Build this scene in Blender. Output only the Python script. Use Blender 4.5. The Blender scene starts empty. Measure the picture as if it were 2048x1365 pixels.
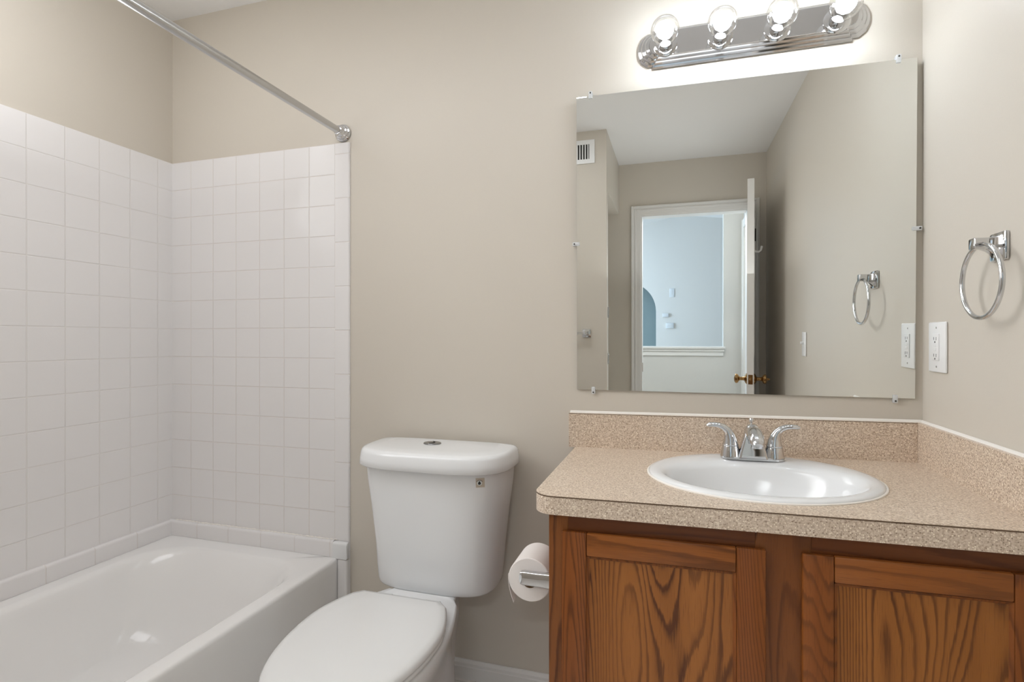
import bpy, bmesh, math, random
from mathutils import Vector, Matrix
random.seed(4)
C = bpy.context.scene.collection
PI = math.pi

# ------------------------------------------------------------------ camera
cam_d = bpy.data.cameras.new('camera')
cam = bpy.data.objects.new('camera', cam_d)
C.objects.link(cam)
cam_d.sensor_width = 36.0
cam_d.lens = 1071.43 / 2048 * 36.0
cam_d.shift_y = -(682.5 - 677.62) / 2048
cam_d.clip_start = 0.02
cam.location = (1.956, -1.684, 1.146)
cam.rotation_euler = (PI / 2, 0, math.radians(16.883))
bpy.context.scene.camera = cam

# ------------------------------------------------------------------ world, lights, exposure
W = bpy.data.worlds.new('world')
bpy.context.scene.world = W
W.use_nodes = True
W.node_tree.nodes['Background'].inputs[0].default_value = (0.75, 0.87, 1.0, 1)
W.node_tree.nodes['Background'].inputs[1].default_value = 0.5

BULB = 56.0          # emission strength of the globe bulbs' glowing cores


def area(name, loc, target, sx, sy, power, col):
    d = bpy.data.lights.new(name, 'AREA')
    d.shape = 'RECTANGLE'
    d.size, d.size_y, d.energy, d.color = sx, sy, power, col
    o = bpy.data.objects.new(name, d)
    C.objects.link(o)
    o.location = loc
    o.rotation_euler = (Vector(target) - Vector(loc)).to_track_quat('-Z', 'Y').to_euler()
    return o


area('up_fill', (2.0, -1.85, 1.50), (2.0, -1.8501, 2.44), 0.9, 0.9, 2.3, (0.97, 0.99, 1.0))     # unseen fill lamp added near the camera, aimed at the ceiling
area('tub_up_fill', (0.50, -0.85, 1.75), (0.45, -0.8, 2.44), 0.5, 0.5, 2.2, (0.98, 1.0, 1.0))  # added lamp, unseen, brightens the ceiling over the tub
area('tub_side_fill', (0.20, -1.30, 1.95), (2.59, -0.75, 1.0), 1.2, 1.1, 8.5, (0.97, 0.99, 1.0)).data.spread = 1.5  # fill without a fixture, added to lift the right wall
area('overhead_fill', (0.80, -1.00, 2.435), (0.80, -1.0001, 0), 1.4, 0.5, 9.0, (0.97, 0.985, 1.03))  # soft overhead fill, added; no fixture on the ceiling
area('doorway_fill', (2.0, -3.0, 2.42), (1.6, -1.2, 0.6), 0.7, 0.5, 46.0, (0.92, 0.97, 1.0))  # added lamp out of sight, sends fill through the doorway
area('hall_blue_fill', (-0.55, -3.3, 1.5), (2.0, -3.5, 1.2), 0.9, 1.6, 22.0, (0.60, 0.80, 1.0))  # bluish fill added in place of daylight; this hall end has no window
area('great_room_window', (-0.6, -5.2, 1.6), (1.6, -5.4, 1.4), 1.8, 1.9, 135.0, (0.60, 0.79, 1.0))


vs = bpy.context.scene.view_settings
vs.view_transform = 'Standard'
vs.look = 'None'
vs.exposure = 0.16
vs.gamma = 1.0
vs.use_curve_mapping = False
cy = bpy.context.scene.cycles
cy.use_denoising = True
cy.sample_clamp_indirect = 6.0
cy.max_bounces = 14
cy.diffuse_bounces = 8
cy.transparent_max_bounces = 12


# ------------------------------------------------------------------ materials
def lin(c):
    return tuple(((v / 255) / 12.92) if v / 255 <= 0.04045 else (((v / 255) + 0.055) / 1.055) ** 2.4 for v in c)


def pmat(name, col, rough=0.5, metal=0.0, spec=0.5, coat=0.0, trans=0.0, ior=1.45):
    m = bpy.data.materials.new(name)
    m.use_nodes = True
    b = m.node_tree.nodes['Principled BSDF']
    b.inputs['Base Color'].default_value = (*lin(col), 1)
    b.inputs['Roughness'].default_value = rough
    b.inputs['Metallic'].default_value = metal
    b.inputs['Specular IOR Level'].default_value = spec
    b.inputs['Coat Weight'].default_value = coat
    b.inputs['Coat Roughness'].default_value = 0.05
    b.inputs['Transmission Weight'].default_value = trans
    b.inputs['IOR'].default_value = ior
    return m


class NT:
    def __init__(s, m):
        s.t = m.node_tree
        s.b = s.t.nodes['Principled BSDF']

    def n(s, typ, **kw):
        nd = s.t.nodes.new(typ)
        for k, v in kw.items():
            if k.startswith('i_'):
                nd.inputs[int(k[2:])].default_value = v
            else:
                setattr(nd, k, v)
        return nd

    def l(s, a, b):
        s.t.links.new(a, b)

    def math(s, op, a, b=None, c=None):
        nd = s.t.nodes.new('ShaderNodeMath')
        nd.operation = op
        for i, v in enumerate((a, b, c)):
            if v is None:
                continue
            if isinstance(v, (int, float)):
                nd.inputs[i].default_value = v
            else:
                s.t.links.new(v, nd.inputs[i])
        return nd.outputs[0]

    def mix(s, fac, a, b, blend='MIX'):
        nd = s.t.nodes.new('ShaderNodeMix')
        nd.data_type = 'RGBA'
        nd.blend_type = blend
        for idx, v in ((0, fac), (6, a), (7, b)):
            if isinstance(v, (int, float)):
                nd.inputs[idx].default_value = v
            elif isinstance(v, tuple):
                nd.inputs[idx].default_value = (*v, 1) if len(v) == 3 else v
            else:
                s.t.links.new(v, nd.inputs[idx])
        return nd.outputs[2]

    def ramp(s, fac, stops):
        nd = s.t.nodes.new('ShaderNodeValToRGB')
        el = nd.color_ramp.elements
        while len(el) < len(stops):
            el.new(0.5)
        for e, (p, c) in zip(el, stops):
            e.position = p
            e.color = (c, c, c, 1) if isinstance(c, (int, float)) else (*c, 1)
        s.t.links.new(fac, nd.inputs[0])
        return nd.outputs[0]

    def bump(s, h, dist, strength=1.0):
        nd = s.t.nodes.new('ShaderNodeBump')
        nd.inputs['Strength'].default_value = strength
        nd.inputs['Distance'].default_value = dist
        s.t.links.new(h, nd.inputs['Height'])
        s.t.links.new(nd.outputs[0], s.b.inputs['Normal'])

    def pos(s):
        return s.t.nodes.new('ShaderNodeNewGeometry').outputs['Position']

    def noise(s, vec, scale, detail=2.0, rough=0.5):
        nd = s.t.nodes.new('ShaderNodeTexNoise')
        nd.inputs['Scale'].default_value = scale
        nd.inputs['Detail'].default_value = detail
        nd.inputs['Roughness'].default_value = rough
        s.t.links.new(vec, nd.inputs['Vector'])
        return nd.outputs['Fac']

    def mapping(s, vec, scale=(1, 1, 1), loc=(0, 0, 0), rot=(0, 0, 0)):
        nd = s.t.nodes.new('ShaderNodeMapping')
        nd.inputs['Scale'].default_value = scale
        nd.inputs['Location'].default_value = loc
        nd.inputs['Rotation'].default_value = rot
        s.t.links.new(vec, nd.inputs['Vector'])
        return nd.outputs[0]


def paint_mat(name, col, rough=0.42, spec=0.4):
    m = pmat(name, col, rough, 0, spec)
    t = NT(m)
    p = t.pos()
    h = t.noise(p, 260, 3)
    t.bump(h, 0.0006, 0.25)
    return m


def tile_mat(name, ax, o1, t1, o2, t2, col=(231, 229, 229), grout=(222, 217, 214)):
    """square white glazed tile; ax = the two world axes in the plane, o = grout offset, t = pitch"""
    m = pmat(name, col, 0.13, 0, 0.5)
    t = NT(m)
    p = t.pos()
    sep = t.n('ShaderNodeSeparateXYZ')
    t.l(p, sep.inputs[0])

    def lined(axis, o, pitch):
        v = t.math('DIVIDE', t.math('SUBTRACT', sep.outputs[axis], o), pitch)
        f = t.math('FRACT', v)
        d = t.math('MINIMUM', f, t.math('SUBTRACT', 1.0, f))
        return t.math('MULTIPLY', d, pitch)
    d = lined(ax[0], o1, t1) if t1 else None
    e = lined(ax[1], o2, t2) if t2 else None
    if d is None:
        d = e
    elif e is not None:
        d = t.math('MINIMUM', d, e)
    mask = t.n('ShaderNodeMapRange', interpolation_type='SMOOTHSTEP')
    t.l(d, mask.inputs[0])
    mask.inputs[1].default_value = 0.0006
    mask.inputs[2].default_value = 0.0026
    col_o = t.mix(mask.outputs[0], lin(grout), lin(col))
    t.l(col_o, t.b.inputs['Base Color'])
    rg = t.math('SUBTRACT', 0.5, t.math('MULTIPLY', mask.outputs[0], 0.38))
    t.l(rg, t.b.inputs['Roughness'])
    hh = t.math('ADD', mask.outputs[0], t.math('MULTIPLY', t.noise(p, 9, 1), 0.55))
    t.bump(hh, 0.0012, 0.6)
    return m


def laminate_mat(name):
    m = pmat(name, (176, 146, 118), 0.32, 0, 0.5, ior=1.55)
    t = NT(m)
    p = t.pos()
    n1 = t.noise(p, 230, 3, 0.6)
    base = t.ramp(n1, [(0.30, lin((168, 145, 123))), (0.50, lin((207, 188, 168))), (0.70, lin((224, 209, 193)))])
    v = t.n('ShaderNodeTexVoronoi', feature='F1')
    v.inputs['Scale'].default_value = 330
    t.l(p, v.inputs['Vector'])
    sepc = t.n('ShaderNodeSeparateColor')
    t.l(v.outputs['Color'], sepc.inputs[0])
    near = t.ramp(v.outputs['Distance'], [(0.34, 1.0), (0.52, 0.0)])
    wf = t.math('MULTIPLY', t.math('GREATER_THAN', sepc.outputs[0], 0.80), near)
    df = t.math('MULTIPLY', t.math('MULTIPLY', t.math('LESS_THAN', sepc.outputs[0], 0.18), near), 0.7)
    c1 = t.mix(wf, base, lin((244, 232, 214)))
    c2 = t.mix(df, c1, lin((118, 92, 70)))
    t.l(c2, t.b.inputs['Base Color'])
    t.bump(t.noise(p, 420, 2), 0.0003, 0.3)
    return m


def oak_mat(name, horizontal, off, tone_lo, tone_hi, dark, lines=22.0, sx=5.0, contrast=1.0):
    """flat-sawn oak: contour lines of a long stretched noise give cathedrals and straight grain"""
    m = pmat(name, (140, 84, 38), 0.36, 0, 0.4)
    t = NT(m)
    p = t.pos()
    rot = (0, PI / 2, 0) if horizontal else (0, 0, 0)
    q = t.mapping(p, (1, 1, 1), off, rot)
    jag = t.noise(t.mapping(q, (420, 420, 22)), 1.0, 2, 0.6)
    wob = t.noise(t.mapping(q, (30, 30, 6.0)), 1.0, 2, 0.5)
    big = t.noise(t.mapping(q, (sx, 1.5, 0.95)), 1.0, 0.6, 0.3)
    f = t.math('ADD', t.math('MULTIPLY', big, lines), t.math('MULTIPLY', wob, 0.9))
    f = t.math('ADD', f, t.math('MULTIPLY', jag, 0.34))
    fr = t.math('FRACT', f)
    ring = t.ramp(fr, [(0.0, 0.0), (0.10, 0.9), (0.22, 1.0), (0.36, 0.40), (0.50, 0.06), (0.95, 0.0)])
    amp = t.ramp(t.noise(t.mapping(q, (16, 16, 1.6)), 1.0, 1.5), [(0.34, 0.45), (0.62, 1.0)])
    ringm = t.math('MULTIPLY', t.math('MULTIPLY', ring, amp), contrast)
    tone = t.noise(t.mapping(q, (20, 20, 1.0)), 1.0, 2)
    basec = t.mix(t.ramp(tone, [(0.32, 0.0), (0.70, 1.0)]), lin(tone_lo), lin(tone_hi))
    c1 = t.mix(ringm, basec, lin(dark))
    pores = t.noise(t.mapping(q, (640, 640, 17)), 1.0, 2, 0.7)
    pm = t.ramp(pores, [(0.56, 0.0), (0.72, 0.45)])
    c2 = t.mix(pm, c1, lin(dark))
    t.l(c2, t.b.inputs['Base Color'])
    t.bump(t.math('SUBTRACT', 1.0, pm), 0.0004, 0.35)
    return m


M = {}
M['paint'] = paint_mat('beige_paint', (206, 199, 188))
M['ceiling'] = paint_mat('ceiling_white', (230, 229, 228), 0.8, 0.2)
M['trimwhite'] = pmat('white_trim', (226, 224, 221), 0.3)
M['hall_paint'] = paint_mat('hall_paint', (208, 206, 202))
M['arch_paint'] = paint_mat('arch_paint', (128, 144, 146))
M['porcelain'] = pmat('porcelain', (228, 229, 230), 0.13, 0, 0.5)
M['plastic_seat'] = pmat('seat_plastic', (222, 222, 221), 0.16, 0, 0.5)
M['enamel'] = pmat('tub_enamel', (238, 237, 236), 0.10, 0, 0.5)
M['caulk'] = pmat('caulk', (238, 234, 228), 0.45)
M['chrome'] = pmat('chrome', (212, 213, 215), 0.05, 1.0)
M['rodmetal'] = pmat('satin_steel', (200, 200, 200), 0.27, 1.0)
M['darkmetal'] = pmat('dark_metal', (70, 68, 64), 0.35, 1.0)
M['brass'] = pmat('antique_brass', (158, 124, 80), 0.2, 1.0)
M['mirror'] = pmat('mirror_silver', (240, 242, 240), 0.0, 1.0)
M['glassedge'] = pmat('glass_edge', (150, 165, 158), 0.2)
M['white_plastic'] = pmat('white_plastic', (236, 236, 236), 0.3)
M['pale_plastic'] = pmat('pale_plastic', (206, 209, 211), 0.4)
M['button'] = pmat('button_metal', (150, 150, 150), 0.18, 1.0)
M['slot'] = pmat('dark_slot', (46, 44, 42), 0.6)
M['paper'] = pmat('tissue_paper', (232, 226, 222), 0.9, 0, 0.1)
M['cardboard'] = pmat('cardboard', (120, 96, 72), 0.9, 0, 0.1)
M['laminate'] = laminate_mat('speckled_laminate')
M['seam'] = pmat('laminate_seam', (96, 74, 56), 0.5)
DK = (84, 44, 17)
M['oak_side'] = oak_mat('oak_side', False, (3.1, 0.2, 0.0), (118, 66, 27), (136, 80, 36), DK, 26, 9)
M['oak_frame'] = oak_mat('oak_frame', False, (1.3, 0.0, 0.4), (122, 70, 30), (142, 88, 44), DK, 20, 10)
M['oak_rail_frame'] = oak_mat('oak_rail_frame', True, (0.3, 0.0, 2.4), (104, 56, 22), (120, 68, 30), DK, 16, 8)
M['oak_stile'] = oak_mat('oak_stile', False, (7.7, 0.0, 1.4), (122, 67, 27), (138, 79, 33), DK, 36, 10, 0.8)
M['oak_rail'] = oak_mat('oak_rail', True, (2.2, 0.0, 5.4), (138, 80, 34), (154, 92, 42), DK, 16, 7, 0.75)
M['oak_panel_a'] = oak_mat('oak_panel_a', False, (0.37, 0.0, 0.15), (143, 87, 37), (160, 101, 47), DK, 40, 7.5)
M['oak_panel_b'] = oak_mat('oak_panel_b', False, (5.13, 0.0, 3.35), (141, 86, 36), (158, 100, 46), DK, 42, 8.0)
M['floor'] = tile_mat('floor_tile', (0, 1), 0.1, 0.305, -0.02, 0.305, (226, 222, 217), (190, 184, 178))
M['hall_floor'] = pmat('hall_carpet', (190, 180, 166), 0.95, 0, 0.1)
M['sticker'] = pmat('sticker_tan', (196, 184, 168), 0.5)
M['sticker_white'] = pmat('sticker_white', (222, 226, 224), 0.5)
M['sticker_dark'] = pmat('sticker_dark', (38, 42, 44), 0.4)
M['clip'] = None
M['bulbglass'] = None

# clear plastic: thin see-through shell with highlights
def clear_mat(name, tint, fac_lo, rough, edge=0.55):
    m = bpy.data.materials.new(name)
    m.use_nodes = True
    nt = m.node_tree
    nt.nodes.remove(nt.nodes['Principled BSDF'])
    out = nt.nodes['Material Output']
    tr = nt.nodes.new('ShaderNodeBsdfTransparent')
    tr.inputs[0].default_value = (*tint, 1)
    gl = nt.nodes.new('ShaderNodeBsdfGlossy')
    gl.inputs['Roughness'].default_value = rough
    gl.inputs['Color'].default_value = (0.95, 0.95, 0.95, 1)
    lw = nt.nodes.new('ShaderNodeLayerWeight')
    lw.inputs[0].default_value = edge
    mr = nt.nodes.new('ShaderNodeMapRange')
    mr.inputs[3].default_value = fac_lo
    mr.inputs[4].default_value = 0.85
    nt.links.new(lw.outputs['Facing'], mr.inputs[0])
    mx = nt.nodes.new('ShaderNodeMixShader')
    nt.links.new(mr.outputs[0], mx.inputs[0])
    nt.links.new(tr.outputs[0], mx.inputs[1])
    nt.links.new(gl.outputs[0], mx.inputs[2])
    nt.links.new(mx.outputs[0], out.inputs[0])
    return m


M['clip'] = pmat('clear_plastic', (236, 238, 240), 0.15, 0, 0.5)
M['clip'].node_tree.nodes['Principled BSDF'].inputs['Alpha'].default_value = 0.55
M['bulbglass'] = clear_mat('bulb_glass', (0.97, 0.97, 0.97), 0.04, 0.03, 0.35)
M['core'] = bpy.data.materials.new('glowing_core')
M['core'].use_nodes = True
_nt = M['core'].node_tree
_nt.nodes.remove(_nt.nodes['Principled BSDF'])
_em = _nt.nodes.new('ShaderNodeEmission')
_em.inputs[0].default_value = (0.92, 1.0, 1.08, 1)
_em.inputs[1].default_value = BULB
_nt.links.new(_em.outputs[0], _nt.nodes['Material Output'].inputs[0])


# ------------------------------------------------------------------ builders
def thing(name, label, cat, loc=(0, 0, 0), group=None):
    o = bpy.data.objects.new(name, None)
    o.empty_display_size = 0.05
    C.objects.link(o)
    o.location = loc
    o['label'] = label
    o['category'] = cat
    if group:
        o['group'] = group
    return o


def tag(o, label, cat, group=None):
    o['label'] = label
    o['category'] = cat
    if group:
        o['group'] = group
    return o


def wloc(o):
    v = Vector((0, 0, 0))
    while o:
        v += o.location
        o = o.parent
    return v


def obj(name, bm, mat, parent=None, smooth=True, angle=40, label=None):
    """link a bmesh given in WORLD coordinates as one mesh object"""
    bmesh.ops.recalc_face_normals(bm, faces=bm.faces[:])
    if parent is not None:
        bmesh.ops.translate(bm, verts=bm.verts[:], vec=-wloc(parent))
    else:
        xs = [v.co for v in bm.verts]
        mn = Vector((min(v.x for v in xs), min(v.y for v in xs), min(v.z for v in xs)))
        mxv = Vector((max(v.x for v in xs), max(v.y for v in xs), max(v.z for v in xs)))
        base = Vector(((mn.x + mxv.x) / 2, (mn.y + mxv.y) / 2, mn.z))
        bmesh.ops.translate(bm, verts=bm.verts[:], vec=-base)
    me = bpy.data.meshes.new(name)
    if smooth:
        ca = math.cos(math.radians(angle))
        for f in bm.faces:
            f.smooth = True
        for e in bm.edges:
            if len(e.link_faces) == 2 and e.link_faces[0].normal.dot(e.link_faces[1].normal) < ca:
                e.smooth = False
    bm.to_mesh(me)
    bm.free()
    me.materials.append(mat)
    o = bpy.data.objects.new(name, me)
    C.objects.link(o)
    if parent is not None:
        o.parent = parent
    else:
        o.location = base
    if label:
        o['label'] = label
    return o


def struct(name, bm, mat, **kw):
    o = obj(name, bm, mat, None, **kw)
    o['kind'] = 'structure'
    return o


def box(bm, x0, x1, y0, y1, z0, z1, bev=0.0, seg=2):
    vs_ = [bm.verts.new(p) for p in ((x0, y0, z0), (x1, y0, z0), (x1, y1, z0), (x0, y1, z0),
                                     (x0, y0, z1), (x1, y0, z1), (x1, y1, z1), (x0, y1, z1))]
    fs = [bm.faces.new([vs_[i] for i in q]) for q in ((0, 3, 2, 1), (4, 5, 6, 7), (0, 1, 5, 4), (1, 2, 6, 5), (2, 3, 7, 6), (3, 0, 4, 7))]
    if bev > 0:
        es = list({e for f in fs for e in f.edges})
        bmesh.ops.bevel(bm, geom=es, offset=bev, segments=seg, profile=0.5, affect='EDGES')
    return bm


def nb():
    return bmesh.new()


def loft(bm, rings, cap0=True, cap1=True, closed=True):
    R = [[bm.verts.new(p) for p in r] for r in rings]
    n = len(R[0])
    for a, b in zip(R[:-1], R[1:]):
        for i in range(n if closed else n - 1):
            j = (i + 1) % n
            bm.faces.new((a[i], a[j], b[j], b[i]))
    if cap0:
        bm.faces.new(R[0][::-1])
    if cap1:
        bm.faces.new(R[-1])
    return R


def lathe(bm, prof, origin, axis, seg=32, cap=True):
    """prof: list of (radius, height along axis)"""
    ax = Vector(axis).normalized()
    up = Vector((0, 0, 1)) if abs(ax.z) < 0.9 else Vector((1, 0, 0))
    u = ax.cross(up).normalized()
    v = ax.cross(u)
    o = Vector(origin)
    rings = []
    for r, h in prof:
        r = max(r, 1e-5)
        rings.append([o + ax * h + (u * math.cos(2 * PI * i / seg) + v * math.sin(2 * PI * i / seg)) * r for i in range(seg)])
    loft(bm, rings, cap, cap)
    return bm


def tube(bm, pts, rad, seg=14, cap=True, closed=False, flat=1.0, ref=None):
    """rad: number or list; flat: squash of the second axis"""
    P = [Vector(p) for p in pts]
    n = len(P)
    rings = []
    prev = None
    for i, p in enumerate(P):
        if closed:
            t = (P[(i + 1) % n] - P[i - 1]).normalized()
        else:
            t = (P[min(i + 1, n - 1)] - P[max(i - 1, 0)]).normalized()
        if prev is None:
            r0 = Vector(ref) if ref else (Vector((0, 0, 1)) if abs(t.z) < 0.9 else Vector((1, 0, 0)))
            u = (r0 - t * r0.dot(t)).normalized()
        else:
            u = (prev - t * prev.dot(t)).normalized()
        prev = u
        v = t.cross(u)
        r = rad[i] if isinstance(rad, (list, tuple)) else rad
        fl = flat[i] if isinstance(flat, (list, tuple)) else flat
        rings.append([p + u * (math.cos(2 * PI * k / seg) * r * fl) + v * (math.sin(2 * PI * k / seg) * r) for k in range(seg)])
    if closed:
        rings.append(rings[0])
        R = [[bm.verts.new(q) for q in r] for r in rings[:-1]]
        for a in range(n):
            b = (a + 1) % n
            for i in range(seg):
                j = (i + 1) % seg
                bm.faces.new((R[a][i], R[a][j], R[b][j], R[b][i]))
    else:
        loft(bm, rings, cap, cap)
    return bm


def rrect(x0, x1, y0, y1, r, z, k=8):
    """rounded rectangle ring (4 corners x k points), counter-clockwise from the +x +y corner"""
    r = min(r, (x1 - x0) / 2 - 1e-4, (y1 - y0) / 2 - 1e-4)
    out = []
    for cx, cyy, a0 in ((x1 - r, y1 - r, 0), (x0 + r, y1 - r, 90), (x0 + r, y0 + r, 180), (x1 - r, y0 + r, 270)):
        for i in range(k):
            a = math.radians(a0 + 90 * i / (k - 1))
            out.append(Vector((cx + r * math.cos(a), cyy + r * math.sin(a), z)))
    return out


def prism(bm, outline, d):
    """extrude a planar outline (list of 3D points) by vector d"""
    d = Vector(d)
    a = [bm.verts.new(p) for p in outline]
    b = [bm.verts.new(Vector(p) + d) for p in outline]
    n = len(a)
    bm.faces.new(a[::-1])
    bm.faces.new(b)
    for i in range(n):
        j = (i + 1) % n
        bm.faces.new((a[i], a[j], b[j], b[i]))
    return bm


def shear(bm, k=0.012, x0=2.11):
    """the counter and cabinet stand very slightly out of level"""
    for v in bm.verts:
        v.co.z += k * (v.co.x - x0) * min(1.0, max(0.0, v.co.z / 0.8))
    return bm


# ------------------------------------------------------------------ room shell
XR, ZC = 2.5915, 2.444
YB = 0.008            # painted face of the back wall (tile stands 8 mm proud)
YD = -2.576           # face of the wall with the entrance door
YP, XP = -1.776, 1.541  # face and corner of the partition at the end of the tub
T = 0.1122            # tile pitch
ZT = 1.858            # top of the wall tile

b = nb(); box(b, -0.12, XR + 0.12, YB, YB + 0.12, 0, ZC); struct('wall_back', b, M['paint'], smooth=False)
b = nb(); box(b, -0.128, -0.008, YD - 0.1, YB, 0, ZC); struct('wall_left', b, M['paint'], smooth=False)
b = nb(); box(b, XR, XR + 0.12, YD - 0.1, YB, 0, ZC); struct('wall_right', b, M['paint'], smooth=False)
b = nb()
box(b, -0.008, 1.704, YD - 0.1, YD, 0, ZC)
box(b, 1.704, 2.475, YD - 0.1, YD, 2.045, ZC)
box(b, 2.475, XR, YD - 0.1, YD, 0, ZC)
struct('wall_front', b, M['paint'], smooth=False)
b = nb()
box(b, -0.008, XP, YP - 0.072, YP, 0, ZC)
box(b, -0.008, 0.83, YP, -1.53, 0, ZC)
box(b, XP - 0.1, XP, YD, YP - 0.072, 2.065, ZC)
box(b, 0.78, 0.88, YD, YP - 0.072, 0, ZC)
struct('wall_partition', b, M['paint'], smooth=False)
b = nb(); box(b, -0.128, XR + 0.12, YD - 0.1, YB + 0.12, ZC, ZC + 0.06); struct('ceiling', b, M['ceiling'], smooth=False)
b = nb(); box(b, -0.128, XR + 0.12, YD - 0.1, YB + 0.12, -0.06, 0); struct('floor', b, M['floor'], smooth=False)


def base_profile(bm, x0, x1, y):
    pr = [(0, 0), (-0.0135, 0), (-0.0135, 0.040), (-0.0115, 0.043), (-0.0115, 0.052), (-0.0075, 0.057), (-0.005, 0.061), (0, 0.061)]
    prism(bm, [(x0, y + a, z) for a, z in pr], (x1 - x0, 0, 0))
    return bm


struct('baseboard_back', base_profile(nb(), 0.832, 1.689, YB - 0.0005), M['trimwhite'], smooth=False)

# door casing of the entrance, seen in the mirror
b = nb()
for (x0, x1, z0, z1) in ((1.634, 1.704, 0, 2.115), (2.475, 2.545, 0, 2.115), (1.704, 2.475, 2.045, 2.115)):
    box(b, x0, x1, YD, YD + 0.012, z0, z1)
for (x0, x1, z0, z1) in ((1.634, 1.652, 0, 2.115), (2.527, 2.545, 0, 2.115), (1.652, 2.527, 2.097, 2.115)):
    box(b, x0, x1, YD + 0.012, YD + 0.020, z0, z1, 0.003, 1)
for (x0, x1, z0, z1) in ((1.660, 1.676, 0, 2.089), (2.503, 2.519, 0, 2.089), (1.676, 2.503, 2.073, 2.089)):
    box(b, x0, x1, YD + 0.012, YD + 0.016, z0, z1, 0.002, 1)
# jamb lining
box(b, 1.704, 1.716, YD - 0.1, YD + 0.004, 0, 2.045)
box(b, 2.463, 2.475, YD - 0.1, YD + 0.004, 0, 2.045)
box(b, 1.716, 2.463, YD - 0.1, YD + 0.004, 2.033, 2.045)
struct('trim_1', b, M['trimwhite'], smooth=False)

# ------------------------------------------------------------------ hall and great room beyond the door (seen in the mirror)
YH = -4.0
b = nb()
box(b, -0.6, 2.60, YH - 0.11, YH, 0, 0.895)
box(b, 2.418, 2.60, YH - 0.11, YH, 0.895, ZC + 0.5)
box(b, -0.6, 0.4, YH - 0.11, YH, 0.895, ZC + 0.5)
struct('wall_hall', b, M['hall_paint'], smooth=False)
b = nb()
box(b, 2.60, 2.72, YH - 0.11, -3.86, 0, ZC)
box(b, 2.60, 2.72, -3.86, -2.98, 2.13, ZC)
box(b, 2.60, 2.72, -2.98, YD - 0.1, 0, ZC)
struct('wall_hall_right', b, M['hall_paint'], smooth=False)
b = nb()
box(b, 2.582, 2.60, -3.94, -3.86, 0, 2.21)
box(b, 2.582, 2.60, -2.98, -2.90, 0, 2.21)
box(b, 2.582, 2.60, -3.86, -2.98, 2.13, 2.21)
box(b, 2.575, 2.582, -3.945, -3.925, 0, 2.215)
box(b, 2.60, 2.72, -3.86, -3.848, 0, 2.13)
box(b, 2.60, 2.72, -3.848, -2.98, 2.118, 2.13)
struct('trim_2', b, M['trimwhite'], smooth=False)
b = nb(); box(b, 2.73, 2.77, -3.86, -2.98, 0, 2.12); struct('door_2', b, M['trimwhite'], smooth=False)
b = nb(); box(b, -0.72, -0.6, YH - 0.11, YD - 0.1, 0, ZC); struct('wall_hall_left', b, M['hall_paint'], smooth=False)
b = nb(); box(b, -0.72, 2.72, YH - 0.11, YD - 0.1, ZC, ZC + 0.06); struct('ceiling_hall', b, M['ceiling'], smooth=False)
b = nb(); box(b, -3.0, 4.0, -6.9, YD - 0.1, -0.06, 0.0); struct('floor_hall', b, M['hall_floor'], smooth=False)
# cap on the half wall
b = nb()
box(b, 0.4, 2.435, YH - 0.14, YH + 0.035, 0.962, 0.985, 0.004, 1)
box(b, 0.4, 2.425, YH - 0.125, YH + 0.022, 0.935, 0.962, 0.006, 2)
box(b, 0.4, 2.418, YH - 0.115, YH + 0.012, 0.892, 0.935, 0.003, 1)
struct('trim_3', b, M['trimwhite'], smooth=False)
# far wall of the great room with an arched opening
YG = -6.5
ax0, ax1, zsp = 0.805, 1.693, 1.42
ol = [(-3.0, 0), (ax0, 0), (ax0, zsp)]
for i in range(1, 25):
    a = PI - PI * i / 24
    ol.append(((ax0 + ax1) / 2 + (ax1 - ax0) / 2 * math.cos(a), zsp + (ax1 - ax0) / 2 * math.sin(a)))
ol += [(ax1, 0), (4.0, 0), (4.0, 3.2), (-3.0, 3.2)]
b = nb(); prism(b, [(x, YG, z) for x, z in ol], (0, -0.12, 0)); struct('wall_great_room', b, M['hall_paint'], smooth=False)
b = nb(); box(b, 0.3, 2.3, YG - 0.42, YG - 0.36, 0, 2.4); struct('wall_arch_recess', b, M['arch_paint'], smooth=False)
b = nb(); box(b, 3.9, 4.0, YG, YH - 0.11, 0, 3.2); struct('wall_great_room_right', b, M['hall_paint'], smooth=False)
b = nb()
prism(b, [(2.0, YG, 2.81), (-3.0, YG, 1.61), (-3.0, YG, 1.70), (2.0, YG, 2.90)], (0, 2.39, 0))
prism(b, [(2.0, YG, 2.81), (4.0, YG, 2.55), (4.0, YG, 2.64), (2.0, YG, 2.90)], (0, 2.39, 0))
struct('ceiling_great_room', b, M['ceiling'], smooth=False)

tag(obj('thermostat', box(box(nb(), 1.835, 1.945, YG, YG + 0.025, 1.165, 1.245, 0.006), 1.86, 1.92, YG + 0.025, YG + 0.028, 1.20, 1.225, 0.001, 1), M['pale_plastic']),
    'small white thermostat low on the far pale blue wall, seen in mirror', 'thermostat')
tag(obj('chime_box', box(nb(), 1.785, 1.875, YG, YG + 0.03, 1.33, 1.385, 0.006), M['pale_plastic']),
    'small white box just above the thermostat, seen in mirror', 'box')
tag(obj('wall_plate', box(nb(), 1.885, 1.955, YG, YG + 0.008, 1.62, 1.75, 0.003), M['pale_plastic']),
    'pale blank wall plate highest on the far blue wall, seen in mirror', 'wall plate')

# entrance door leaf, standing open along the right wall
H0, H1 = Vector((2.485, -2.55, 0)), Vector((2.393, -1.815, 0))
dr = (H1 - H0).normalized(); dn = Vector((dr.y, -dr.x, 0))     # dn points to the right wall (+x)
if dn.x < 0:
    dn = -dn


def doorpt(s, n, z):
    return H0 + dr * s + dn * n + Vector((0, 0, z))


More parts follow.
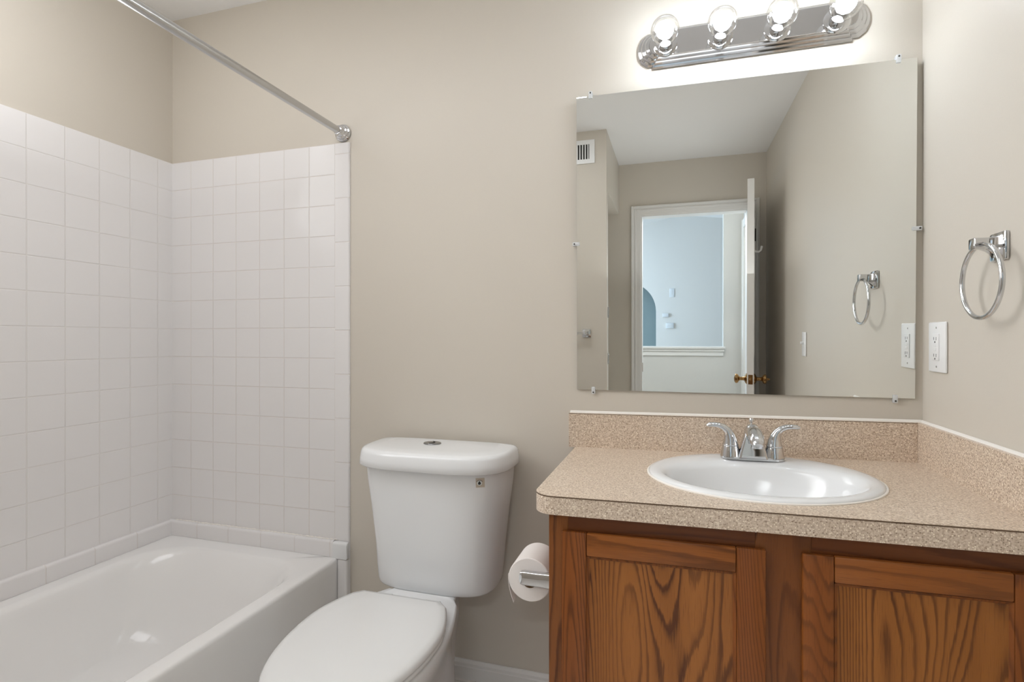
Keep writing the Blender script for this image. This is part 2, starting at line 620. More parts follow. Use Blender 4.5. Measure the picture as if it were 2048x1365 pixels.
DL = (H1 - H0).length
door = thing('door_1', 'white entrance door standing open, edge on in mirror', 'door', (H0.x, H0.y, 0))
door['kind'] = 'structure'
b = nb()
prism(b, [doorpt(0, -0.019, 0.012), doorpt(DL, -0.019, 0.012), doorpt(DL, 0.019, 0.012), doorpt(0, 0.019, 0.012)], (0, 0, 2.056))
for (s0, s1, z0, z1) in ((0.1, 0.35, 0.25, 0.85), (0.42, 0.66, 0.25, 0.85), (0.1, 0.35, 1.0, 1.85), (0.42, 0.66, 1.0, 1.85)):
    for sg in (-1, 1):
        prism(b, [doorpt(s0, sg * 0.018, z0), doorpt(s1, sg * 0.018, z0), doorpt(s1, sg * 0.0215, z0), doorpt(s0, sg * 0.0215, z0)], (0, 0, z1 - z0))
obj('door_leaf', b, M['trimwhite'], door, smooth=False)
KZ, KS = 0.862, DL - 0.06
for sg in (-1, 1):
    b = nb()
    lathe(b, [(0.033, 0.0), (0.033, 0.004), (0.026, 0.010), (0.013, 0.016), (0.011, 0.022), (0.011, 0.040), (0.016, 0.046),
              (0.026, 0.051), (0.0295, 0.058), (0.0285, 0.066), (0.020, 0.072), (0.008, 0.0745), (0.0, 0.075)],
          doorpt(KS, sg * 0.019, KZ), dn * sg, 28)
    if sg > 0:
        lathe(b, [(0.006, 0.07), (0.006, 0.084), (0.003, 0.088)], doorpt(KS, sg * 0.019, KZ), dn * sg, 14)
    obj('door_knob', b, M['brass'], door, label='round antique brass knob')
b = nb()
prism(b, [doorpt(DL, -0.0125, KZ - 0.029), doorpt(DL, 0.0125, KZ - 0.029), doorpt(DL + 0.0015, 0.0125, KZ - 0.029), doorpt(DL + 0.0015, -0.0125, KZ - 0.029)], (0, 0, 0.058))
obj('latch_plate', b, M['brass'], door, smooth=False, label='brass latch plate')
b = nb()
lathe(b, [(0.0075, 0), (0.0075, 0.009), (0.004, 0.012)], doorpt(DL + 0.001, 0, KZ), dr, 14)
obj('latch_bolt', b, M['brass'], door)
b = nb()
tube(b, [doorpt(0.52, 0.02, 1.66), doorpt(0.52, 0.045, 1.655), doorpt(0.52, 0.058, 1.665), doorpt(0.52, 0.064, 1.69)], [0.006, 0.006, 0.006, 0.007], 10)
box(b, *sorted((doorpt(0.52, 0.019, 0).x - 0.006, doorpt(0.52, 0.019, 0).x + 0.004)), doorpt(0.52, 0, 0).y - 0.012, doorpt(0.52, 0, 0).y + 0.012, 1.64, 1.68, 0.002, 1)
obj('coat_hook', b, M['white_plastic'], door, label='white coat hook')
b = nb()
tube(b, [doorpt(0.003, 0.028, 1.80), doorpt(0.003, 0.028, 1.89)], 0.006, 10)
obj('hinge', b, M['darkmetal'], door)

# hinge leaves left on the edge of the linen recess and strike plate in the casing
for z, lb in ((1.28, 'small bare metal hinge leaf on partition edge, upper one, in mirror'), (0.98, 'small bare metal hinge leaf on partition edge, lower one, in mirror')):
    b = nb(); box(b, XP, XP + 0.004, YP - 0.070, YP - 0.045, z - 0.035, z + 0.035, 0.001, 1)
    for dz in (-0.022, 0.022):
        lathe(b, [(0.004, 0.0), (0.004, 0.0055), (0.002, 0.0065)], (XP, YP - 0.056, z + dz), (1, 0, 0), 8)
    tag(obj('hinge_leaf', b, M['rodmetal']), lb, 'hinge', 'hinge leaves on the partition edge')
b = nb(); box(b, 1.7165, 1.7185, YD - 0.05, YD - 0.015, 0.835, 0.905, 0.0006, 1)
tag(obj('strike_plate', b, M['brass']), 'small brass strike plate on the white door jamb, in mirror', 'strike plate')

# ------------------------------------------------------------------ wall tile around the tub
ts = thing('tile_surround', 'white square glazed tile surround above the bathtub', 'tile', (0.0, 0.0, 0.34))
xq = 0.097
b = nb(); box(b, 0.0, xq + 6 * T, 0.0, YB - 0.0005, 0.40, ZT)
obj('end_wall_tile', b, tile_mat('tile_end', (0, 2), xq, T, ZT, T), ts, smooth=False)
b = nb(); box(b, -0.0075, 0.0, -1.529, 0.0, 0.40, ZT)
obj('side_wall_tile', b, tile_mat('tile_side', (1, 2), -0.063, T, ZT, T, (233, 231, 231), (226, 223, 221)), ts, smooth=False)
# bullnose column: six-inch pieces with a rounded outer edge
xb0, xb1 = xq + 6 * T, 0.829
sec = [(xb0, YB - 0.0005), (xb0, 0.0)]
for i in range(7):
    a = PI / 2 * i / 6
    sec.append((xb1 - 0.007 + 0.007 * math.sin(a), 0.007 - 0.007 * math.cos(a)))
sec.append((xb1, YB - 0.0005))
b = nb(); prism(b, [(x, y, 0.0) for x, y in sec], (0, 0, ZT))
obj('bullnose_trim', b, tile_mat('tile_bullnose', (0, 2), 0, 0, 1.818, 0.1605), ts)
# ledge of bullnose pieces on the tub rim
ZL0, ZL1, LD = 0.3536, 0.413, 0.016


def ledge_sec():
    s_ = [(0.0, ZL0), (-LD, ZL0), (-LD, ZL1 - 0.010)]
    for i in range(1, 7):
        a = PI / 2 * i / 6
        s_.append((-LD + 0.010 - 0.010 * math.cos(a), ZL1 - 0.010 + 0.010 * math.sin(a)))
    s_.append((0.0, ZL1))
    return s_


b = nb(); prism(b, [(0.0, y, z) for y, z in ledge_sec()], (0.772, 0, 0))
obj('end_ledge', b, tile_mat('tile_ledge_end', (0, 1), 0.145, 0.1535, 0, 0), ts)
b = nb(); prism(b, [(-y, -LD, z) for y, z in ledge_sec()], (0, -1.51, 0))
obj('side_ledge', b, tile_mat('tile_ledge_side', (1, 0), -0.16, 0.1535, 0, 0), ts)
b = nb()
prism(b, [(0.7725, y - 0.0025, z - 0.003) for y, z in ledge_sec()], (0.0580, 0, 0))
bmesh.ops.bevel(b, geom=[e for e in b.edges if all(v.co.x > 0.83 for v in e.verts)], offset=0.004, segments=3, affect='EDGES', profile=0.5)
obj('ledge_end_cap', b, M['porcelain'], ts)
b = nb()
sec = [(0.7935, 0.0), (0.7935, -0.0175)]
for i in range(7):
    a = PI / 2 * i / 6
    sec.append((0.830 - 0.009 + 0.009 * math.sin(a), -0.0175 + 0.009 - 0.009 * math.cos(a)))
sec.append((0.830, 0.0))
prism(b, [(x, y, 0.0) for x, y in sec], (0, 0, 0.3485))
obj('lower_bullnose', b, tile_mat('tile_lower', (0, 2), 0, 0, 0.196, 0.153), ts)
b = nb()
for i in range(46):
    x = 0.03 + i * 0.0165
    r = 0.0022 + 0.0016 * random.random()
    bmesh.ops.create_uvsphere(b, u_segments=8, v_segments=5, radius=r, matrix=Matrix.Translation((x, -0.003 - 0.003 * random.random(), ZL1 + 0.001)) @ Matrix.Diagonal((3.4, 1, 0.8, 1)))
obj('caulk_bead', b, M['caulk'], ts)

# ------------------------------------------------------------------ bathtub
tub = thing('bathtub', 'white built-in bathtub along the left tiled wall', 'bathtub', (0.395, -0.76, 0.0))
b = nb()
X0, X1, Y0, Y1 = 0.0, 0.792, -1.525, -0.0005
ZR = 0.353
rings = []
for dz, ins, r in ((-ZR, 0.004, 0.004), (-0.045, 0.001, 0.006), (-0.012, 0.0, 0.008), (-0.0055, 0.0018, 0.009), (-0.0016, 0.0055, 0.010), (0.0, 0.011, 0.012)):
    rings.append(rrect(X0 + min(ins, 0.002), X1 - ins, Y0 + 0.0, Y1, r, ZR + dz))
inn = (0.070, 0.736, -1.43, -0.088)
for dz, ins, r in ((0.000, -0.010, 0.16), (-0.0015, -0.003, 0.165), (-0.006, 0.005, 0.168), (-0.016, 0.012, 0.17), (-0.04, 0.019, 0.17), (-0.12, 0.038, 0.17),
                   (-0.21, 0.062, 0.15), (-0.262, 0.088, 0.15), (-0.285, 0.12, 0.14), (-0.292, 0.17, 0.10)):
    back = ins * (1.9 if dz < -0.02 else 1.0)
    rings.append(rrect(inn[0] + ins, inn[1] - ins, inn[2] + ins, inn[3] - back, r, ZR + dz))
loft(b, rings, True, True)
obj('tub_body', b, M['enamel'], tub, angle=50)
b = nb()
lathe(b, [(0.030, 0), (0.030, 0.003), (0.022, 0.005), (0.0, 0.004)], (0.40, -1.15, 0.061), (0, 0, 1), 24)
obj('drain', b, M['chrome'], tub)

# ------------------------------------------------------------------ shower rod
rod = thing('shower_curtain_rod', 'bare steel shower curtain rod above the tub', 'curtain rod', (0.80, 0.0, 1.894))
b = nb(); tube(b, [(0.80, -0.012, 1.894), (0.80, -1.51, 1.894)], 0.0127, 24)
obj('rod_tube', b, M['rodmetal'], rod)
for y, sg in ((YB - 0.001, -1), (-1.529, 1)):
    b = nb()
    lathe(b, [(0.031, 0.0), (0.032, 0.004), (0.030, 0.008), (0.025, 0.010), (0.0255, 0.013), (0.024, 0.017), (0.019, 0.019), (0.0185, 0.024), (0.0165, 0.027), (0.0165, 0.036), (0.0135, 0.038)],
          (0.80, y, 1.894), (0, sg, 0), 32)
    obj('flange', b, M['chrome'], rod, label='polished chrome stepped flange')

# ------------------------------------------------------------------ toilet
TX = 1.232
toilet = thing('toilet', 'white two-piece toilet with closed lid between tub and vanity', 'toilet', (TX, -0.45, 0.0))


def dring(w, yb, yf, z, n=2.9, rb=0.02, N=56):
    """D-shaped ring: flat back at yb, bowed front at yf"""
    ym = yb - (yb - yf) * 0.30
    out = []
    for i in range(N):
        a = 2 * PI * i / N
        ca, sa = math.cos(a), math.sin(a)
        x = w * math.copysign(abs(ca) ** (2 / n), ca)
        if sa < 0:
            y = ym + (ym - yf) * -abs(sa) ** (2 / n)
        else:
            x = w * (0.965 if 0 else 1.0) * math.copysign(abs(ca) ** (2 / 7.0), ca)
            y = ym + (yb - ym) * abs(sa) ** (2 / 7.0)
        out.append(Vector((TX + x, y, z)))
    return out


b = nb()
YTB = -0.022
tank_r = []
for z, w, yf, ins in ((0.374, 0.187, -0.206, 0.012), (0.376, 0.194, -0.212, 0.005), (0.381, 0.195, -0.216, 0.0), (0.392, 0.197, -0.218, 0), (0.43, 0.2005, -0.220, 0), (0.50, 0.207, -0.224, 0), (0.62, 0.221, -0.231, 0), (0.70, 0.233, -0.236, 0), (0.765, 0.238, -0.239, 0)):
    tank_r.append(dring(w, YTB - ins, yf, z, 3.3 if z < 0.5 else 3.1))
loft(b, tank_r)
tank = obj('tank', b, M['porcelain'], toilet, angle=60)
b = nb()
lid_r = []
for z, w, yf in ((0.752, 0.242, -0.243), (0.750, 0.249, -0.256), (0.753, 0.2515, -0.260), (0.772, 0.250, -0.259), (0.7905, 0.2475, -0.255), (0.7965, 0.2455, -0.252), (0.8015, 0.240, -0.245), (0.8035, 0.232, -0.235), (0.8045, 0.19, -0.19)):
    lid_r.append(dring(w, YTB + 0.006 - (0.003 if z > 0.8 else 0), yf, z, 3.3))
loft(b, lid_r)
lid = obj('tank_lid', b, M['porcelain'], toilet, angle=60)
b = nb()
bx, by = 1.203, -0.094
prof = [(0.0275, 0.8025), (0.0275, 0.8065), (0.0255, 0.8085), (0.0, 0.8095)]
loft(b, [[Vector((bx + 1.08 * r * math.cos(2 * PI * i / 32), by + 0.90 * r * math.sin(2 * PI * i / 32), z)) for i in range(32)] for r, z in [(max(p[0], 1e-4), p[1]) for p in prof]])
btn = obj('flush_button', b, M['button'], lid, label='oval chrome dual flush button')
b = nb()
tube(b, [(bx + 0.013 * math.cos(t_ * PI / 6) - 0.004, by + 0.016 * math.sin(t_ * PI / 6) - 0.002, 0.8098) for t_ in range(-3, 4)], 0.0008, 6)
obj('button_split', b, M['slot'], lid)

# sticker with the drop emblem on the tank front
def tank_front_y(x, z):
    w = 0.233 + (z - 0.70) * 0.077
    yf = -0.236 - (z - 0.70) * 0.046
    yb = YTB
    ym = yb - (yb - yf) * 0.30
    u = min(1, abs(x - TX) / w)
    return ym - (ym - yf) * (1 - u ** 3.1) ** (1 / 3.1)


def decal(name, pts, off, mat, parent, label=None):
    bm_ = nb()
    f_ = [Vector((x, tank_front_y(x, z) - off, z)) for x, z in pts]
    prism(bm_, f_, (0, -0.0004, 0))
    return obj(name, bm_, mat, parent, smooth=False, label=label)


SX, SZ = 1.411, 0.7245
st = decal('sticker', [(SX - 0.0105, SZ - 0.0145), (SX + 0.0125, SZ - 0.0145), (SX + 0.0125, SZ + 0.0135), (SX - 0.0105, SZ + 0.0135)], 0.0006, M['sticker'], tank, 'small square sticker with dark water drop emblem')
decal('emblem_disc', [(SX - 0.0005 + 0.0068 * math.cos(a * PI / 10), SZ + 0.0074 * math.sin(a * PI / 10) - 0.001) for a in range(20)], 0.0012, M['sticker_white'], tank)
dp = []
for i in range(20):
    a = -PI * 1.35 / 2 - PI / 2 + (PI * 1.35) * i / 19 + PI / 2
    dp.append((SX - 0.0005 + 0.0038 * math.sin(a), SZ - 0.0022 - 0.0038 * math.cos(a)))
dp.append((SX - 0.0005, SZ + 0.0052))
decal('drop_emblem', dp, 0.0018, M['sticker_dark'], tank)
for k in range(7):
    a = math.radians(35 + 110 * k / 6)
    cx_, cz_ = SX - 0.0005 + 0.0083 * math.cos(a), SZ - 0.001 + 0.0083 * math.sin(a)
    tx_, tz_ = -math.sin(a), math.cos(a)
    nx_, nz_ = math.cos(a), math.sin(a)
    decal('emblem_lettering', [(cx_ + tx_ * p + nx_ * q, cz_ + tz_ * p + nz_ * q) for p, q in ((-0.0008, -0.0008), (0.0008, -0.0008), (0.0008, 0.0008), (-0.0008, 0.0008))], 0.0012, M['sticker_dark'], tank)


def egg(w, yb, yf, z, wb=None, yw=None, N=56, n=2.15, skew=0.0):
    """seat-shaped ring: widest at yw, half width wb at the flat back yb"""
    yw = yw if yw is not None else yb - (yb - yf) * 0.42
    wb = wb if wb is not None else w * 0.72
    out = []
    H = N // 2
    # right side from back centre to front centre, then the left side back
    side = []
    nb_, ns_ = 6, H - 6
    for i in range(nb_):
        side.append((wb * 0.93 * i / (nb_ - 1), yb))
    for i in range(1, ns_ + 1):
        t_ = i / ns_
        a = t_ * PI / 2 * 1.0
        # parameter along from back corner to the tip
        yy = yb - (yb - yf) * (t_ ** 1.0 * 0.35 + 0.65 * (1 - math.cos(a)) if 0 else t_)
        side.append((None, t_))
    pts = []
    for s_ in side:
        if s_[0] is not None:
            pts.append(s_)
    for i in range(1, ns_ + 1):
        t_ = i / ns_
        # rear quarter: straightish flare to yw; front: ellipse
        if t_ <= 0.36:
            q = t_ / 0.36
            y = yb - (yb - yw) * q
            x = wb + (w - wb) * math.sin(q * PI / 2) ** 0.9
            if q < 0.12:
                x = wb * 0.985
        else:
            a = (t_ - 0.36) / 0.64 * PI / 2
            x = w * math.cos(a) ** (2 / n)
            y = yw - (yw - yf) * math.sin(a) ** (2 / n)
        pts.append((x, y))
    right = pts
    left = [(-x, y) for x, y in right[1:-1]][::-1]
    for x, y in right + left:
        out.append(Vector((TX + x + skew * (y + 0.80) / 0.47, y, z)))
    return out


b = nb()
bowl_r = []
for z, w, yb, yf, wb in ((0.0, 0.115, -0.16, -0.60, 0.100), (0.02, 0.112, -0.162, -0.595, 0.098), (0.10, 0.100, -0.17, -0.575, 0.085), (0.20, 0.112, -0.19, -0.62, 0.088),
                         (0.28, 0.140, -0.215, -0.70, 0.098), (0.33, 0.162, -0.225, -0.76, 0.108), (0.362, 0.174, -0.230, -0.79, 0.114), (0.380, 0.177, -0.232, -0.797, 0.116), (0.388, 0.170, -0.236, -0.79, 0.112)):
    bowl_r.append(egg(w, yb, yf, z, wb, -0.50))
loft(b, bowl_r)
# deck that carries the tank
deck = []
for z, w, yf in ((0.0, 0.088, -0.34), (0.10, 0.080, -0.33), (0.20, 0.094, -0.34), (0.255, 0.107, -0.345), (0.29, 0.108, -0.345), (0.325, 0.1075, -0.335), (0.35, 0.1165, -0.325), (0.366, 0.1215, -0.315), (0.3735, 0.119, -0.312), (0.3755, 0.112, -0.305)):
    deck.append([Vector((TX - 0.006 + (v.x - TX) * (0.58 + 0.42 * min(1.0, max(0.0, (-0.06 - v.y) / 0.20))), v.y, v.z)) for v in rrect(TX - w, TX + w, yf, -0.055, 0.04, z)])
loft(b, deck)
obj('bowl', b, M['porcelain'], toilet, angle=60)
b = nb()
loft(b, [egg(0.180, -0.335, -0.808, 0.390, 0.128, -0.50, skew=-0.0135), egg(0.186, -0.332, -0.815, 0.394, 0.131, -0.50, skew=-0.0135), egg(0.186, -0.332, -0.815, 0.400, 0.131, -0.50, skew=-0.0135), egg(0.182, -0.335, -0.810, 0.4035, 0.129, -0.50, skew=-0.0135)])
obj('seat', b, M['plastic_seat'], toilet, angle=60)
b = nb()
loft(b, [egg(0.178, -0.330, -0.806, 0.4045, 0.127, -0.50, skew=-0.0135), egg(0.187, -0.326, -0.817, 0.408, 0.133, -0.50, skew=-0.0135), egg(0.187, -0.326, -0.817, 0.4145, 0.133, -0.50, skew=-0.0135), egg(0.182, -0.331, -0.811, 0.421, 0.129, -0.50, skew=-0.0135),
         egg(0.168, -0.345, -0.793, 0.4245, 0.118, -0.505, skew=-0.0135), egg(0.12, -0.39, -0.72, 0.426, 0.085, -0.51, skew=-0.0135)])
slid = obj('seat_lid', b, M['plastic_seat'], toilet, angle=60)
for sx in (-0.075, 0.075):
    b = nb(); tube(b, [(TX + sx - 0.022, -0.314, 0.401), (TX + sx + 0.022, -0.314, 0.401)], 0.011, 14)
    box(b, TX + sx - 0.016, TX + sx + 0.016, -0.322, -0.290, 0.376, 0.402, 0.004, 2)
    obj('seat_hinge', b, M['plastic_seat'], toilet)

# ------------------------------------------------------------------ vanity cabinet
CX0, CX1, CY = 1.691, 2.588, -0.531
van = thing('vanity_cabinet', 'golden oak vanity cabinet with two recessed panel doors', 'cabinet', ((CX0 + CX1) / 2, -0.27, 0.0))
b = nb()
# sides, floor and back as one open-topped box: the sink basin hangs inside it
ring_o = [(CX0, CY + 0.02), (CX1, CY + 0.02), (CX1, -0.003), (CX0, -0.003)]
ring_i = [(CX0 + 0.016, CY + 0.036), (CX1 - 0.016, CY + 0.036), (CX1 - 0.016, -0.019), (CX0 + 0.016, -0.019)]
loft(b, [[Vector((x, y, z)) for x, y in q] for q, z in ((ring_o, 0.09), (ring_o, 0.7705), (ring_i, 0.7705), (ring_i, 0.106))])
box(b, CX0 + 0.02, CX1, CY + 0.07, -0.01, 0.0, 0.0895)
obj('carcass', shear(b), M['oak_side'], van, smooth=False)
for x0, x1 in ((CX0, 1.734), (2.108, 2.208), (2.552, CX1)):
    obj('face_stile', shear(box(nb(), x0, x1, CY, CY + 0.0198, 0.09, 0.7705, 0.001, 1)), M['oak_frame'], van, smooth=False)
for x0, x1 in ((1.734, 2.108), (2.208, 2.552)):
    for z0, z1 in ((0.712, 0.7705), (0.09, 0.13)):
        obj('face_rail', shear(box(nb(), x0, x1, CY + 0.0004, CY + 0.0198, z0, z1)), M['oak_rail_frame'], van, smooth=False)


def cab_door(x0, x1, panel_mat):
    z0, z1 = 0.118, 0.7335
    d = bpy.data.objects.new('door', None)
    C.objects.link(d)
    d.parent = van
    d.location = Vector((x0, CY, z0)) - wloc(van)
    yf = CY - 0.0125
    sw = 0.054
    for a0, a1 in ((x0, x0 + sw), (x1 - sw, x1)):
        obj('door_stile', shear(box(nb(), a0, a1, yf, CY - 0.0005, z0, z1, 0.0035, 2)), M['oak_stile'], d)
    for c0, c1 in ((z1 - 0.050, z1), (z0, z0 + 0.050)):
        obj('door_rail', shear(box(nb(), x0 + sw, x1 - sw, yf, CY - 0.0005, c0, c1, 0.0035, 2)), M['oak_rail'], d)
    b = nb()
    box(b, x0 + sw - 0.002, x1 - sw + 0.002, yf + 0.0062, CY - 0.001, z0 + 0.045, z1 - 0.045)
    obj('door_panel', shear(b), panel_mat, d, smooth=False)
    b = nb()
    for (a0, a1, c0, c1) in ((x0 + sw, x0 + sw + 0.006, z0 + 0.05, z1 - 0.05), (x1 - sw - 0.006, x1 - sw, z0 + 0.05, z1 - 0.05)):
        prism(b, [(a0, yf + 0.0015 if a0 < (x0 + x1) / 2 else yf + 0.006, c0), (a1, yf + 0.006 if a0 < (x0 + x1) / 2 else yf + 0.0015, c0), (a1, yf + 0.0075, c0), (a0, yf + 0.0075, c0)], (0, 0, c1 - c0))
    for (c0, c1, up) in ((z1 - 0.056, z1 - 0.050, True), (z0 + 0.050, z0 + 0.056, False)):
        ya, yb_ = (yf + 0.006, yf + 0.0015) if up else (yf + 0.0015, yf + 0.006)
        prism(b, [(x0 + sw, ya, c0), (x0 + sw, yb_, c1), (x0 + sw, yf + 0.0075, c1), (x0 + sw, yf + 0.0075, c0)], (x1 - x0 - 2 * sw, 0, 0))
    obj('door_moulding', shear(b), M['oak_stile'], d, smooth=False)


cab_door(1.7215, 2.1265, M['oak_panel_a'])
cab_door(2.190, 2.574, M['oak_panel_b'])

# ------------------------------------------------------------------ countertop with sink cut-out
KX0, KX1, KY0, KY1, KZ0, KZ1 = 1.659, 2.589, -0.5565, -0.002, 0.7715, 0.8125
SKX, SKY, SKA, SKB = 2.150, -0.272, 0.256, 0.227
ct = thing('countertop', 'speckled tan laminate countertop with rounded left corner', 'countertop', ((KX0 + KX1) / 2, -0.27, 0.7715))
b = nb()
outl = [(KX1, KY1), (KX0, KY1)]
rc = 0.045
for i in range(11):
    a = PI + PI / 2 * i / 10
    outl.append((KX0 + rc + rc * math.cos(a), KY0 + rc + rc * math.sin(a)))
outl.append((KX1, KY0))
hole = [(SKX + (SKA - 0.018) * math.cos(2 * PI * i / 64), SKY + (SKB - 0.018) * math.sin(2 * PI * i / 64)) for i in range(64)]
for z in (KZ0, KZ1):
    lo = [b.verts.new((x, y, z)) for x, y in outl]
    lh = [b.verts.new((x, y, z)) for x, y in hole]
    es = [b.edges.new((L_[i], L_[(i + 1) % len(L_)])) for L_ in (lo, lh) for i in range(len(L_))]
    bmesh.ops.triangle_fill(b, use_beauty=True, use_dissolve=False, edges=es)
    if z == KZ0:
        lo0, lh0 = lo, lh
for A, B in ((lo0, lo), (lh0, lh)):
    for i in range(len(A)):
        j = (i + 1) % len(A)
        b.faces.new((A[i], A[j], B[j], B[i]))
obj('counter_slab', shear(b), M['laminate'], ct, smooth=True, angle=30)
b = nb(); box(b, KX0 - 0.018, KX1 - 0.0195, -0.021, YB - 0.0005, KZ1 - 0.001, KZ1 + 0.105)
for v in b.verts:
    if v.co.x < 2.0:
        v.co.x = 1.638
obj('backsplash', shear(b), M['laminate'], ct, smooth=False)
b = nb(); box(b, KX1 - 0.019, KX1 + 0.002, KY0 + 0.004, YB - 0.0005, KZ1 - 0.001, KZ1 + 0.105)
obj('side_splash', shear(b), M['laminate'], ct, smooth=False)
# dark seam of the laminate along the front edge
b = nb()
fr = [p for p in outl[1:]]
pts = [(x, y) for x, y in fr]
oo = []
cxm, cym = 2.1, -0.28
for i, (x, y) in enumerate(pts):
    if i == 0:
        n_ = (-1, 0)
    elif i >= len(pts) - 1:
        n_ = (0, -1)
    else:
        a = PI + PI / 2 * (i - 1) / 10
        n_ = (math.cos(a), math.sin(a))
    oo.append((x + n_[0] * 0.0006, y + n_[1] * 0.0006))
loft(b, [[Vector((p[0], p[1], KZ1 - 0.0030)), Vector((o_[0], o_[1], KZ1 - 0.0030)), Vector((o_[0], o_[1], KZ1 - 0.0008)), Vector((p[0], p[1], KZ1 - 0.0008))] for p, o_ in zip(pts, oo)])
obj('edge_seam', shear(b), M['seam'], ct, smooth=False, label='thin dark seam line')
b = nb()
zc_ = KZ1 + 0.105
box(b, 1.638, KX1 - 0.0195, -0.0215, -0.0195, zc_ - 0.0015, zc_ - 0.0002)
obj('splash_seam', shear(b), M['seam'], ct, smooth=False)
b = nb()
tube(b, [(1.640, -0.0045, zc_ + 0.0005), (KX1 - 0.006, -0.0045, zc_ + 0.0005)], 0.0062, 8)
tube(b, [(KX1 - 0.0035, -0.004, zc_ + 0.0005), (KX1 - 0.0035, KY0 + 0.01, zc_ + 0.0005)], 0.0055, 8)
obj('caulk_line', shear(b), M['caulk'], ct, label='white caulk line')

# ------------------------------------------------------------------ sink
sink = thing('sink', 'oval white drop-in sink set in speckled countertop', 'sink', (SKX, SKY, KZ1))
zs = KZ1 + 0.0005


def ov(ax_, by_, dy, z, n=2.0, N=72):
    return [Vector((SKX + ax_ * math.copysign(abs(math.cos(2 * PI * i / N)) ** (2 / n), math.cos(2 * PI * i / N)),
                    SKY + dy + by_ * math.copysign(abs(math.sin(2 * PI * i / N)) ** (2 / n), math.sin(2 * PI * i / N)), z)) for i in range(N)]


b = nb()
loft(b, [ov(SKA, SKB, 0, zs), ov(SKA + 0.0005, SKB + 0.0005, 0, zs + 0.003), ov(SKA - 0.003, SKB - 0.003, 0, zs + 0.0062), ov(SKA - 0.012, SKB - 0.012, 0, zs + 0.0082),
         ov(SKA - 0.024, SKB - 0.034, -0.012, zs + 0.0082), ov(SKA - 0.034, SKB - 0.056, -0.026, zs + 0.0068), ov(SKA - 0.042, SKB - 0.069, -0.036, zs + 0.001), ov(SKA - 0.049, SKB - 0.076, -0.039, zs - 0.010),
         ov(SKA - 0.062, SKB - 0.086, -0.040, zs - 0.04), ov(SKA - 0.088, SKB - 0.103, -0.038, zs - 0.085), ov(SKA - 0.13, SKB - 0.130, -0.030, zs - 0.12), ov(SKA - 0.19, SKB - 0.172, -0.024, zs - 0.138), ov(0.02, 0.02, -0.020, zs - 0.142)], False, True)
obj('basin', shear(b), M['porcelain'], sink, angle=60)
b = nb()
lathe(b, [(0.024, 0.0), (0.024, 0.003), (0.018, 0.005), (0.016, 0.002), (0.0, 0.002)], (SKX, SKY - 0.020, zs - 0.1415), (0, 0, 1), 24)
obj('drain', shear(b), M['chrome'], sink)
b = nb()
tube(b, [(SKX + (SKA + 0.0025) * math.cos(2 * PI * i / 72), SKY + (SKB + 0.0025) * math.sin(2 * PI * i / 72), KZ1 + 0.0008) for i in range(72)], 0.0028, 6, closed=True)
obj('caulk_ring', shear(b), M['caulk'], sink)

# ------------------------------------------------------------------ faucet
FX, FY, FZ = 2.156, -0.113, KZ1 + 0.0082 + 0.0038
fau = thing('faucet', 'chrome centerset faucet with two curved lever handles on sink', 'faucet', (FX, FY, FZ))
b = nb()
loft(b, [rrect(FX - 0.080, FX + 0.080, FY - 0.026, FY + 0.026, 0.026, FZ - 0.003), rrect(FX - 0.080, FX + 0.080, FY - 0.026, FY + 0.026, 0.026, FZ + 0.001),
         rrect(FX - 0.077, FX + 0.077, FY - 0.023, FY + 0.023, 0.023, FZ + 0.004)])
obj('base_plate', shear(b), M['chrome'], fau)
# pyramid-shaped spout body: flat raked front, narrows to the top
b = nb()
body = []
for z, w, yf, yb_ in ((0.003, 0.036, -0.030, 0.024), (0.020, 0.032, -0.029, 0.022), (0.045, 0.0255, -0.027, 0.019), (0.065, 0.0205, -0.026, 0.016), (0.078, 0.0165, -0.024, 0.013), (0.086, 0.0125, -0.020, 0.009), (0.090, 0.007, -0.014, 0.003)):
    body.append(rrect(FX - w, FX + w, FY + yf, FY + yb_, 0.006, FZ + z, 6))
loft(b, body)
obj('spout_body', shear(b), M['chrome'], fau)
b = nb()
sp = [Vector((FX, FY + y, FZ + z)) for y, z in ((0.0, 0.066), (-0.020, 0.071), (-0.042, 0.072), (-0.066, 0.069), (-0.088, 0.063), (-0.101, 0.057), (-0.107, 0.051))]
tube(b, sp, [0.016, 0.019, 0.020, 0.0195, 0.018, 0.0165, 0.012], 20, True, False, [0.95, 0.92, 0.85, 0.8, 0.75, 0.72, 0.7])
obj('spout', shear(b), M['chrome'], fau)
b = nb()
lathe(b, [(0.0125, 0.0), (0.0125, 0.012), (0.011, 0.014), (0.0, 0.013)], (FX, FY - 0.095, FZ + 0.056), (0, -0.15, -1), 20)
obj('aerator', shear(b), M['chrome'], fau)
b = nb()
lathe(b, [(0.0025, 0.0), (0.0028, 0.018), (0.0055, 0.020), (0.0062, 0.026), (0.004, 0.030), (0.0, 0.0305)], (FX, FY + 0.014, FZ + 0.074), (0, 0, 1), 14)
obj('lift_rod', shear(b), M['chrome'], fau)
